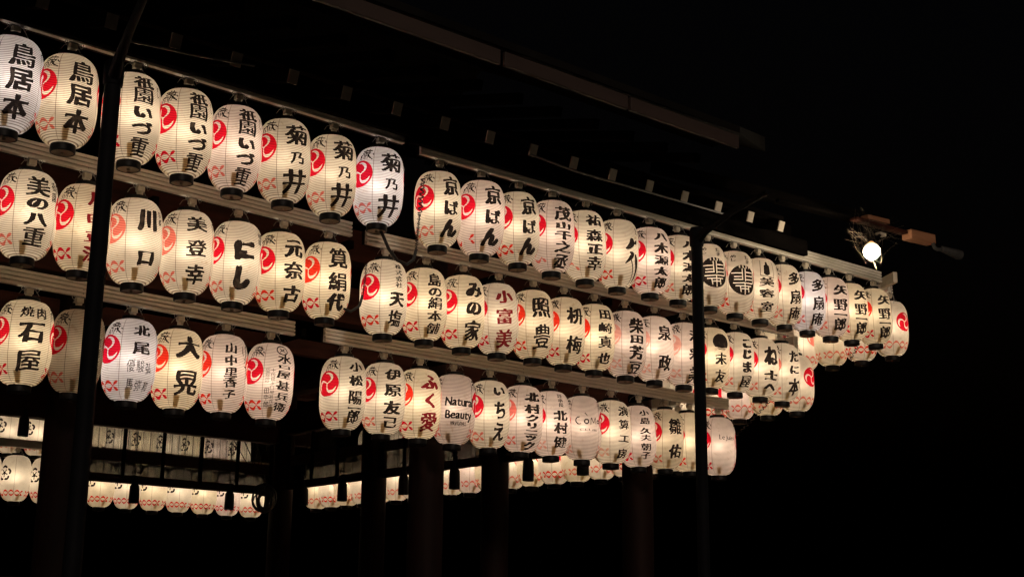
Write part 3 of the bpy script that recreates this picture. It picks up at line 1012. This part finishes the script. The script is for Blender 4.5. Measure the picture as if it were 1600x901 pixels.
# ------------------------------------------------------------------ lanterns of the far sides (seen from behind, through the hall)
def plain_layers(kind, seed, full=True, patchy=0.05):
    lay = []
    for sgn in (-1, 1):
        if kind == 'crest':
            lay.append((mokko(sgn * QUARTER, LH * .585, .105), 1))
        else:
            t_, c_ = tomoe(sgn * QUARTER, LH * .585, .108)
            lay.append((t_, 3))
            lay.append((c_, 0))
    hw_ = math.pi * LR - .02
    lay.append((chain(-hw_, hw_, LH * .165, seed, patchy), 4))
    return lay
def plain_mesh(kind, tom, ch, seed, patchy=.05):
    return paper_mesh('paper', plain_layers(kind, seed, True, patchy), [M_PAPER, M_INK, M_MAROON, M_RED[tom], M_RED[ch]], 22, 32)
CREST = [plain_mesh('crest', 'r', 'r', 1, .02), plain_mesh('crest', 'r', 'o', 2, .05)]
SIDE = [plain_mesh('swirl', 'r', 'f', 3), plain_mesh('swirl', 'r', 'o', 4), plain_mesh('swirl', 'f', 'f', 5, .1)]
tints = 'ccycyccpyc'
# far (back) side, faces +Y
for nm, zc, Yb, n, x0 in (('bottom', 3.49, 18.535, 11, 6.69), ('middle', 4.205, 19.2, 11, 6.80)):
    for i in range(n):
        x = x0 + i * .405
        lantern(CREST[(i * 7) % 3 % 2], (x, Yb, zc), math.pi + RAD(20 + rng.uniform(-6, 6)), tints[(i * 3) % 10], rng.uniform(.9, 1.1) * (1.0 if nm == 'bottom' else .9),
                '%s lantern from the left in the far side\'s %s row, black crest seen from behind' % (ORD[i], nm), 'lanterns along the far side')
# end side, faces +X
for nm, zc, Xe, n, y0, tt in (('bottom', 3.60, 11.30, 19, 10.30, 0), ('middle', 4.235, 12.09, 21, 9.26, 1), ('top', 4.89, 13.02, 5, 8.63, 2)):
    for i in range(n):
        y = y0 + i * .405
        me = SIDE[(i * 5 + tt) % 3] if i or not tt else SIDE[0]
        psi = math.pi / 2 + RAD(rng.uniform(-8, 8))
        lantern(me, (Xe, y, zc), psi, tints[(i * 3 + tt) % 10] if not (tt and i == 0) else 'c', rng.uniform(.9, 1.08),
                '%s lantern from the right corner along the end side\'s %s row, seen from behind' % (ORD[i], nm), 'lanterns along the end side')

# ------------------------------------------------------------------ rails that carry the lanterns
RPROF = [(.0, 0), (.040, 0), (.040, .018), (.022, .021), (.022, .029), (.038, .032), (.038, .050), (.022, .053), (.022, .061), (.036, .064), (.036, .082), (.022, .085), (.022, .093), (.036, .096), (.036, .118), (.0, .118)]
def wire_clip(m, p, out):
    p = Vector(p)
    m.box(p + Vector((0, 0, -.002)), (.078 if abs(out[1]) > .5 else .008, .008 if abs(out[1]) > .5 else .078, .006))
    for s in (-1, 1):
        side = Vector((-out[1], out[0], 0)) * s
        m.tube([p + side * .035, p + side * .05 + Vector((0, 0, -.03)), p + side * .065 + Vector((0, 0, -.012)), p + side * .06 + Vector((0, 0, .012)), p + side * .045 + Vector((0, 0, -.006))], .003, 5)
def rail(a, b, out, socks, label, grp, ends=True, detail=True):
    a, b, out = Vector(a), Vector(b), Vector(out)
    r = empty('lantern_rail', tuple((a + b) / 2))
    tag(r, label, 'rail', grp)
    o_ = -(a + b) / 2
    m = MB().prism(RPROF, a + o_, b + o_, out)
    m.build('channel', M_RAIL, r)
    d = (b - a).normalized()
    back = MB()
    back.prism([(-.045, .006), (-.002, .006), (-.002, .112), (-.045, .112)], a + o_ + d * .004, b + o_ - d * .004, out)
    back.build('backing', M_WOOD if detail else M_RAIL, r)
    for s in socks:
        p = Vector(s) + o_
        q = MB()
        q.box(p + Vector((0, 0, -.028)) + out * .008, (.056, .046, .042), None, .006)
        q.lathe([(.022, -.075), (.024, -.052)], 12, p + out * .008)
        q.build('lamp_socket', M_SOCKET, r)
        if detail:
            c = MB()
            wire_clip(c, p + Vector((0, 0, -.006)) + out * .03, (out.x, out.y))
            c.build('wire_clip', M_WIRE, r, True)
    return r
def front_rail(pos, Y, i0, i1, xa, xb, label, grp):
    P = pos[i0:i1]
    xs = np.array([q[0] for q in P])
    zs = np.array([q[1] for q in P])
    A = np.polyfit(xs, zs, 1)
    zf = lambda x: float(A[0] * x + A[1]) + LH / 2 + .105
    return rail((xa, Y, zf(xa)), (xb, Y, zf(xb)), (0, -1, 0), [(q[0], Y, zf(q[0])) for q in P], label, grp)
GR = 'cream grooved rails the lanterns hang from'
front_rail(POS1, Y1, 0, 8, .9, 6.066, 'cream grooved metal rail above the top row, left of the gap', GR)
front_rail(POS1, Y1, 8, 24, 6.24, 12.54, 'cream grooved metal rail above the top row, running to the lit bulb', GR)
front_rail(POS2, Y2, 0, 7, 1.2, 5.962, 'cream grooved metal rail between top and middle rows, left of the gap', GR)
front_rail(POS2, Y2, 7, 21, 6.11, 11.66, 'cream grooved metal rail between top and middle rows, right of the gap', GR)
front_rail(POS3, Y3, 0, 6, 1.6, 5.88, 'cream grooved metal rail between middle and bottom rows, left of the gap', GR)
front_rail(POS3, Y3, 6, 19, 6.178, 11.345, 'cream grooved metal rail between middle and bottom rows, right of the gap', GR)
for nm, zc, Xe, n, y0 in (('bottom', 3.60, 11.30, 19, 10.30), ('middle', 4.235, 12.09, 21, 9.26), ('top', 4.89, 13.02, 5, 8.63)):
    zt = zc + LH / 2 + .105
    rail((Xe, y0 - .03, zt), (Xe, y0 + n * .405, zt), (1, 0, 0), [(Xe, y0 + i * .405, zt) for i in range(n)], 'cream grooved metal rail along the end side, above its %s row' % nm, GR, detail=False)
for nm, zc, Yb, n, x0 in (('bottom', 3.49, 18.535, 11, 6.69), ('middle', 4.205, 19.2, 11, 6.80)):
    zt = zc + LH / 2 + .105
    rail((x0 - .3, Yb, zt), (x0 + n * .405, Yb, zt), (0, 1, 0), [(x0 + i * .405, Yb, zt) for i in range(n)], 'cream grooved metal rail along the far side, above its %s row' % nm, GR, detail=False)

# ------------------------------------------------------------------ the stage hall
hall = empty('stage_hall', (6.0, 13.5, 0))
tag(hall, 'dark wooden shrine stage hall with deep eaves and white rafter ends', 'hall')
HO = Vector((-6.0, -13.5, 0))
def hp(x, y, z):
    return Vector((x, y, z)) + HO
FLOOR = 1.25
def pillar(x, y, r=.165, top=5.1):
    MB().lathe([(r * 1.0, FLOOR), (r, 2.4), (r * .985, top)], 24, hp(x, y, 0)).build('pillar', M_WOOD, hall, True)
for x in (-2.0, 1.15, 4.30, 7.78, 10.60):
    pillar(x, 10.25, .185 if x == 4.30 else .165)
for y in (12.43, 14.9, 17.2):
    pillar(10.45, y)
for x in (7.22, 4.3, 1.15, -2.0):
    pillar(x, 17.2)
def hbeam(a, b, wd, hg, mat=None, name='beam'):
    MB().beam(hp(*a), hp(*b), wd, hg, .012).build(name, mat or M_BEAM, hall)
hbeam((-2.4, 10.25, 4.42), (10.9, 10.25, 4.42), .20, .34)
hbeam((-2.4, 10.25, 4.98), (10.9, 10.25, 4.98), .26, .30)
hbeam((-2.4, 17.2, 4.36), (10.9, 17.2, 4.36), .20, .46)
hbeam((-2.4, 17.2, 4.98), (10.9, 17.2, 4.98), .26, .30)
hbeam((10.45, 10.5, 4.425), (10.45, 17.0, 4.425), .20, .34)
hbeam((10.45, 9.6, 4.985), (10.45, 17.9, 4.985), .24, .30)
hbeam((-2.4, 10.25, 3.98), (10.6, 10.25, 3.98), .09, .14)
# arms that carry the lantern rails out from the beams
for x in (1.4, 4.3, 6.03, 7.64, 9.0, 10.45):
    MB().beam(hp(x, 8.50, 5.345), hp(x, 10.3, 5.345), .06, .09, .008).build('rail_arm', M_EAVE, hall)
    MB().beam(hp(x, 9.03, 4.62), hp(x, 10.16, 4.62), .05, .07, .008).build('rail_arm', M_EAVE, hall)
    MB().beam(hp(x, 9.69, 3.985), hp(x, 10.21, 3.985), .05, .07, .008).build('rail_arm', M_EAVE, hall)
# outer purlin over the top rail
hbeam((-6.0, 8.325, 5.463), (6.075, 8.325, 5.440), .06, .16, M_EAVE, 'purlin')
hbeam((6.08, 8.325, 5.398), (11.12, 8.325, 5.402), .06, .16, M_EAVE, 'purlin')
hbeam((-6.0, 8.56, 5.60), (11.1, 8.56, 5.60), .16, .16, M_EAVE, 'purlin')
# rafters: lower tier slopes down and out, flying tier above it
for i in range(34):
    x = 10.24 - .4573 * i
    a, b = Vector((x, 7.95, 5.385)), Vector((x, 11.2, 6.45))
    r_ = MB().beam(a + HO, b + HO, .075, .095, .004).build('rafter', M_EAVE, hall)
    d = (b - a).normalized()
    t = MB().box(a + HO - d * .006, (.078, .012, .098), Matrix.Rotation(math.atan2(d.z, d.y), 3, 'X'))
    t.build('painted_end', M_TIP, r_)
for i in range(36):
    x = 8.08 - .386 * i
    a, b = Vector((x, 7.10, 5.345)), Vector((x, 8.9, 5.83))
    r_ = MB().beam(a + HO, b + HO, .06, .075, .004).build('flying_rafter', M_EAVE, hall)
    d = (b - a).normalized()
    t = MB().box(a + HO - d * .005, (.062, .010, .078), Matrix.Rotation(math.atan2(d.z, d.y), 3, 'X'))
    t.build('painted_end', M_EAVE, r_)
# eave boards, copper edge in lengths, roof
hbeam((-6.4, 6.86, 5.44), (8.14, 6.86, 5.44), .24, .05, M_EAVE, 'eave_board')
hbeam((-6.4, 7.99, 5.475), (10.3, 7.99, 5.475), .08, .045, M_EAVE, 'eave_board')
for xa, xb in ((-6.4, -2.6), (-2.58, .2), (.22, 2.9), (2.92, 5.62), (5.66, 6.86), (6.89, 8.12)):
    MB().beam(hp(xa, 6.70, 5.385), hp(xb, 6.70, 5.385), .03, .105, .004).build('copper_edge', M_COPPER, hall)
rm = MB()
def roof_z(y, up):
    return (5.50 if up else 5.445) + (9.5 - 5.50 if up else 9.0 - 5.445) * (1 - abs(y - 13.6) / 6.95)
ring = lambda pts, up: [hp(x, y, roof_z(y, up)) for x, y in pts]
bmr = rm.bm
near = [(-6.6, 6.68), (8.13, 6.68), (10.30, 8.15), (11.1, 9.3), (11.1, 13.6), (-6.6, 13.6)]
for up in (False, True):
    for pts in (near, [(-6.6, 13.6), (11.1, 13.6), (11.1, 20.5), (-6.6, 20.5)]):
        bmr.faces.new([bmr.verts.new(p) for p in ring(pts, up)])
rim = [(-6.6, 6.68), (8.13, 6.68), (10.30, 8.15), (11.1, 9.3), (11.1, 13.6), (11.1, 20.5), (-6.6, 20.5), (-6.6, 13.6)]
for p_, q_ in zip(rim, rim[1:] + rim[:1]):
    bmr.faces.new([bmr.verts.new(hp(x, y, roof_z(y, u))) for (x, y), u in ((p_, False), (q_, False), (q_, True), (p_, True))])
bmesh.ops.remove_doubles(bmr, verts=bmr.verts[:], dist=.001)
rm.build('roof', M_ROOF, hall)
fl = MB()
fl.box(hp(4.2, 13.7, FLOOR - .09), (14.6, 8.9, .18), None, .02)
fl.build('stage_floor', M_BEAM, hall)
pb = MB()
pb.box(hp(4.2, 13.7, (FLOOR - .18) / 2), (13.8, 8.1, FLOOR - .185), None, .03)
pb.build('plinth', M_STONE, hall)
cl = MB()
cl.box(hp(4.2, 13.7, 5.2), (13.0, 7.2, .05))
cl.build('ceiling', M_EAVE, hall)
for (a, b) in (((-2.2, 9.55), (10.9, 9.55)), ((11.15, 9.6), (11.15, 17.8))):
    for z in (FLOOR + .25, FLOOR + .62):
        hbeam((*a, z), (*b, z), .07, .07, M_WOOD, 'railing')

# beam that runs out past the roof end, with the lit bulb under it
hbeam((10.85, 7.545, 5.497), (11.70, 7.53, 5.515), .09, .035, M_BEAM, 'beam_nose')
hbeam((11.705, 7.51, 5.495), (12.13, 7.50, 5.515), .12, .10, M_TIMBER, 'beam_nose')
hbeam((9.3, 8.75, 5.98), (11.42, 7.66, 5.600), .10, .12, M_EAVE, 'corner_rafter')
hbeam((11.12, 7.60, 5.575), (11.46, 7.58, 5.585), .10, .05, M_TIMBER, 'corner_block')
hbeam((10.2, 7.95, 5.64), (11.15, 7.72, 5.60), .05, .03, M_EAVE, 'eave_lath')

def tube_ob(name, pts, r, mat, label, cat, n=8, smooth=True, group=None):
    p0 = Vector(pts[0])
    o = MB().tube([Vector(p) - p0 for p in pts], r, n).build(name, mat, None, smooth)
    o.location = p0
    return tag(o, label, cat, group)

# ------------------------------------------------------------------ steel poles with eave braces
for x, nm, tip in ((3.405, 'near', (3.11, 6.85, 5.125)), (8.965, 'far', (8.67, 6.85, 5.125))):
    r = empty('steel_pole', (x, 7.9, 0))
    tag(r, 'black steel pole with angled brace, the %s one in front of the lanterns' % ('near left' if nm == 'near' else 'far right'), 'pole', 'steel poles holding up the eaves')
    MB().tube([(0, 0, .02), (0, 0, 2.5), (0, 0, 5.10)], .052, 20).build('shaft', M_STEEL, r, True)
    MB().lathe([(.14, 0), (.14, .025), (.075, .03), (.06, .09)], 20).build('foot_plate', M_STEEL, r)
    t = Vector(tip) - Vector((x, 7.9, 0))
    MB().tube([(0, 0, 4.96), (t.x * .12, t.y * .12, 5.035), (t.x * .5, t.y * .5, 5.095), tuple(t)], [.042, .038, .028, .024], 14).build('brace', M_STEEL, r, True)
    MB().lathe([(.060, 4.93), (.064, 4.95), (.064, 5.06), (.058, 5.09)], 20).build('collar', M_STEEL, r, True)

# ------------------------------------------------------------------ bulb at the eave end
lamp = empty('flood_bulb', (10.95, 7.42, 5.19))
tag(lamp, 'glaring bare reflector bulb in an elbow socket under the beam end', 'lamp')
ax = Vector((-.42, -.30, -.72)).normalized()
rot = ax.to_track_quat('Z', 'Y').to_matrix()
def lath_dir(prof_, n=24):
    m = MB()
    m.quadloop([[rot @ Vector((q * math.cos(2 * math.pi * k_ / n), q * math.sin(2 * math.pi * k_ / n), z)) for k_ in range(n)] for q, z in prof_], True, True)
    return m
lath_dir([(.0792, .050), (.0785, .064), (.066, .092), (.034, .110), (.004, .114)]).build('glass_bulb', emit_mat('glowing_bulb', (1.0, .86, .62), 60.0), lamp, True)
lath_dir([(.022, -.090), (.036, -.060), (.054, -.026), (.0695, -.001)]).build('bulb_neck', emit_mat('glowing_neck', (1.0, .50, .17), 1.0), lamp, True)
lath_dir([(.070, .000), (.077, .020), (.0795, .036), (.0795, .049)]).build('bulb_shoulder', emit_mat('glowing_shoulder', (1.0, .80, .52), 1.9), lamp, True)
lath_dir([(.021, -.15), (.029, -.145), (.029, -.078), (.024, -.070)]).build('socket', M_STEEL, lamp, True)
MB().tube([tuple(-ax * .14), tuple(-ax * .18 + Vector((.03, .01, .015))), (.20, .055, .165), (.27, .075, .205)], .017, 10).build('elbow', M_STEEL, lamp, True)
MB().box((.29, .08, .212), (.10, .06, .03), None, .006).build('bracket', M_SOCKET, lamp)
pl = bpy.data.lights.new('bulb', 'POINT')
pl.energy = 34
pl.color = (1.0, .80, .56)
pl.shadow_soft_size = .06
po = bpy.data.objects.new('bulb', pl)
C.objects.link(po)
po.parent = lamp
po.location = ax * .22

wrng = random.Random(3)
cw = MB()  # webs, spread round the bulb so the lit threads give it a halo
B0 = Vector((10.95, 7.42, 5.19))
def near(p, r_):
    while True:
        v = Vector((wrng.uniform(-1, 1), wrng.uniform(-1, 1), wrng.uniform(-1, 1)))
        if v.length < 1:
            return Vector(p) + v * r_
anch = [(B0, .13), (B0 + Vector((.28, .1, .24)), .10), (B0 + Vector((.02, .10, .31)), .14), (B0 + Vector((-.16, .05, .10)), .16), (B0 + Vector((.55, .1, .30)), .16), (B0 + ax * .2, .10)]
for i in range(80):
    p_, r1 = wrng.choice(anch[:4])
    q_, r2 = wrng.choice(anch)
    a_, c_ = near(p_, r1), near(q_, r2)
    md = (a_ + c_) / 2 + Vector((wrng.uniform(-.02, .02), wrng.uniform(-.02, .02), -.12 * (a_ - c_).length * wrng.random()))
    cw.tube([a_ - B0, (a_ * .4 + md * .6) - B0, md - B0, (c_ * .4 + md * .6) - B0, c_ - B0], wrng.choice((.0001, .00014, .0002, .00026)), 3, False)
cwo = cw.build('cobweb', M_WEB)
cwo.location = B0
tag(cwo, 'dusty cobwebs strung round the glaring bulb and its beam end', 'cobweb')

sp = empty('spotlight', (12.12, 7.42, 5.40))
tag(sp, 'small unlit grey spotlight under the tip of the beam end', 'lamp')
m = MB()
m.tube([(.05, -.01, .015), (.16, -.035, .0), (.26, -.06, -.015), (.30, -.07, -.02)], [.030, .040, .052, .050], 16)
m.build('lamp_head', M_GREYM, sp, True)
MB().tube([(-.06, .02, .06), (-.04, .01, .01), (.0, .0, .0), (.06, -.01, .012)], .02, 10).build('swivel', M_GREYM, sp, True)

# junction box at the far end of the top rail
jb = MB().box((0, 0, 0), (.05, .32, .12), Matrix.Rotation(RAD(-30), 3, 'Z'), .008).build('junction_box', M_SOCKET)
jb.location = (12.72, 8.42, 5.36)
tag(jb, 'pale box at the end of the top lantern rail', 'box')
tube_ob('dangling_wire', [(12.72, 8.40, 5.30), (12.70, 8.38, 5.22), (12.74, 8.38, 5.15), (12.70, 8.36, 5.09)], .004, M_GREYC, 'thin pale wire dangling under the pale box', 'wire', 6)

# ------------------------------------------------------------------ cables
def spiral(path, rad, pitch, wire, mat, label):
    P = [Vector(p) for p in path]
    pts = []
    s = 0.0
    for a, b in zip(P, P[1:]):
        ln = (b - a).length
        k_ = max(2, int(ln / .007))
        for i in range(k_):
            t = i / k_
            c = a.lerp(b, t)
            ang = 2 * math.pi * (s + ln * t) / pitch
            pts.append(c + Vector((math.cos(ang) * rad, math.sin(ang) * rad, math.sin(ang) * rad * .25)))
        s += ln
    return tube_ob('spiral_cable', pts, wire, mat, label, 'cable', 6)
spiral([(6.118, 8.2, 5.0), (6.106, 8.2, 4.86), (6.095, 8.2, 4.70)], .017, .040, .0055, M_CABLE, 'coiled black cable dangling in front of the first lantern after the top gap')
spiral([(6.094, 8.2, 4.70), (6.077, 8.2, 4.515), (6.069, 8.2, 4.40)], .011, .018, .0055, M_CABLE, 'tightly wound black cable sleeve at the top gap')
tube_ob('loop_cable', [(6.069, 8.2, 4.41), (6.05, 8.2, 4.33), (6.0, 8.22, 4.285), (5.93, 8.25, 4.31), (5.885, 8.3, 4.40), (5.885, 8.4, 4.55), (5.90, 8.6, 4.72)], .013, M_CABLE, 'thick black cable looping below the gap in the top row', 'cable')
spiral([(5.990, 8.75, 4.39), (5.982, 8.75, 4.24), (5.965, 8.75, 4.12)], .010, .018, .005, M_CABLE, 'wound black cable at the gap in the middle row')
tube_ob('loop_cable', [(5.965, 8.75, 4.13), (5.94, 8.75, 4.04), (5.88, 8.78, 3.99), (5.82, 8.85, 4.03), (5.80, 9.0, 4.2)], .011, M_CABLE, 'thick black cable looping below the gap in the middle row', 'cable')
spiral([(11.9, 9.27, 4.18), (11.9, 9.45, 4.07), (11.9, 9.69, 3.89), (11.9, 9.97, 3.71)], .014, .055, .005, M_CABLE, 'zigzag coiled cable slanting below the middle row at the corner')
spiral([(12.75, 8.86, 4.76), (12.78, 8.93, 4.68), (12.8, 9.04, 4.56)], .013, .055, .005, M_CABLE, 'zigzag coiled cable slanting below the top row at the corner')
tube_ob('conduit', [(3.5, 7.93, 5.28), (3.96, 7.93, 5.315), (4.43, 7.93, 5.37)], .008, M_GREYC, 'thin pale conduit under the rafter ends, right of the near pole', 'cable', 6)
tube_ob('conduit', [(6.99, 7.93, 5.335), (7.5, 7.93, 5.305), (8.3, 7.93, 5.315), (9.4, 7.93, 5.325)], .008, M_GREYC, 'thin pale conduit along the rafter ends, left of the lit bulb', 'cable', 6)
cpts = []
crng = random.Random(5)
for i in range(150):
    a = i * .40
    f = 1 + .22 * math.sin(i * .13) + .12 * math.sin(i * .37)
    cpts.append((10.05 + .115 * f * math.cos(a) + .05 * math.sin(i * .071), 17.0 + .02 * math.sin(i * .9), 3.31 + .15 * f * math.sin(a) + .05 * math.cos(i * .11)))
tube_ob('cable_coil', cpts, .012, M_CABLE, 'coiled black cable hung on the far corner pillar', 'cable', 6)

# ------------------------------------------------------------------ bamboo blinds with brocade bands, bars and tassels
def blind(p0, p1, label, drop=.66, nposts=None):
    """hangs between two points at the beam's foot"""
    p0, p1 = Vector(p0), Vector(p1)
    d = p1 - p0
    ln = d.length
    rz = math.atan2(d.y, d.x)
    r = empty('bamboo_blind', tuple(p0), rz)
    tag(r, label, 'blind', 'half-raised bamboo blinds inside the hall')
    m = MB()
    m.box((ln / 2, 0, -drop / 2), (ln, .006, drop))
    m.build('screen', M_BLIND, r)
    if drop > .4:
        m = MB()
        m.box((ln / 2, -.012, -.365), (ln, .014, .14))
        m.build('brocade_band', M_CLOTH, r)
        m = MB()
        m.box((ln / 2, .02, -(drop + .43) / 2), (ln, .006, drop - .43))
        m.build('dimming_screen', M_BLIND, r)  # second layer added to dim what shows through the lower half
    m = MB()
    m.tube([(0, 0, -drop), (ln, 0, -drop)], .058, 14)
    m.build('rolled_hem', M_CLOTH, r, True)
    n = max(1, int(round(ln / .58)))
    for i in range(n + 1):
        x = min(max(i * ln / n, .02), ln - .02)
        MB().box((x, -.04, -drop / 2), (.045, .03, drop)).build('lattice_post', M_EAVE, r)
    for f in (.25, .75):
        x = f * ln + .03
        MB().tube([(x, -.05, -.01), (x, -.055, -drop + .04)], .008, 6).build('cord', M_TASSEL, r)
        t = MB()
        t.lathe([(.012, .05), (.034, .03), (.038, .0), (.04, -.06), (.062, -.09), (.068, -.26), (.066, -.31)], 14, (x, -.07, -drop))
        t.build('tassel', M_TASSEL, r, True)
        MB().tube([(x - .06, -.075, -drop + .08), (x - .02, -.08, -drop + .11), (x, -.08, -drop + .085), (x + .02, -.08, -drop + .11), (x + .06, -.075, -drop + .075)], .008, 6).build('bow', M_TASSEL, r, True)
    return r
TOPZ = 4.25
blind((5.2, 17.2, 4.49), (7.02, 17.2, 4.49), 'bamboo blind left of the near pillar, at the picture edge', .30)
blind((7.42, 17.2, 4.115), (10.26, 17.2, 4.115), 'long bamboo blind across the far side with crests showing through')
blind((10.45, 17.0, TOPZ), (10.45, 15.08, TOPZ), 'bamboo blind on the end side, beside the far corner pillar', .72)
blind((10.45, 14.7, TOPZ), (10.45, 12.62, TOPZ), 'bamboo blind on the end side, between its two middle pillars', .72)
blind((10.45, 12.24, TOPZ), (10.45, 10.44, TOPZ), 'bamboo blind on the end side, beside the near corner pillar', .72)
# stays behind the blinds
for a, b in (((9.62, 17.3, 4.24), (10.0, 17.3, 3.72)), ((9.8, 17.3, 4.24), (10.12, 17.3, 3.72)), ((10.02, 17.3, 4.24), (10.2, 17.3, 3.72))):
    tube_ob('stay_cord', [a, b], .008, M_CABLE, 'thin slanting cord behind the far blind near the corner pillar', 'cord', 6, group='slanting cords at the corner')

# ------------------------------------------------------------------ ground
g = MB()
g.quadloop([[(-220, -220, 0), (220, -220, 0), (220, 220, 0), (-220, 220, 0)]], True, False)
g.bm.faces.new(g.bm.verts[:])
go = g.build('ground', M_GROUND)
go['kind'] = 'structure'
go['label'] = 'dark gravel ground around the stage'
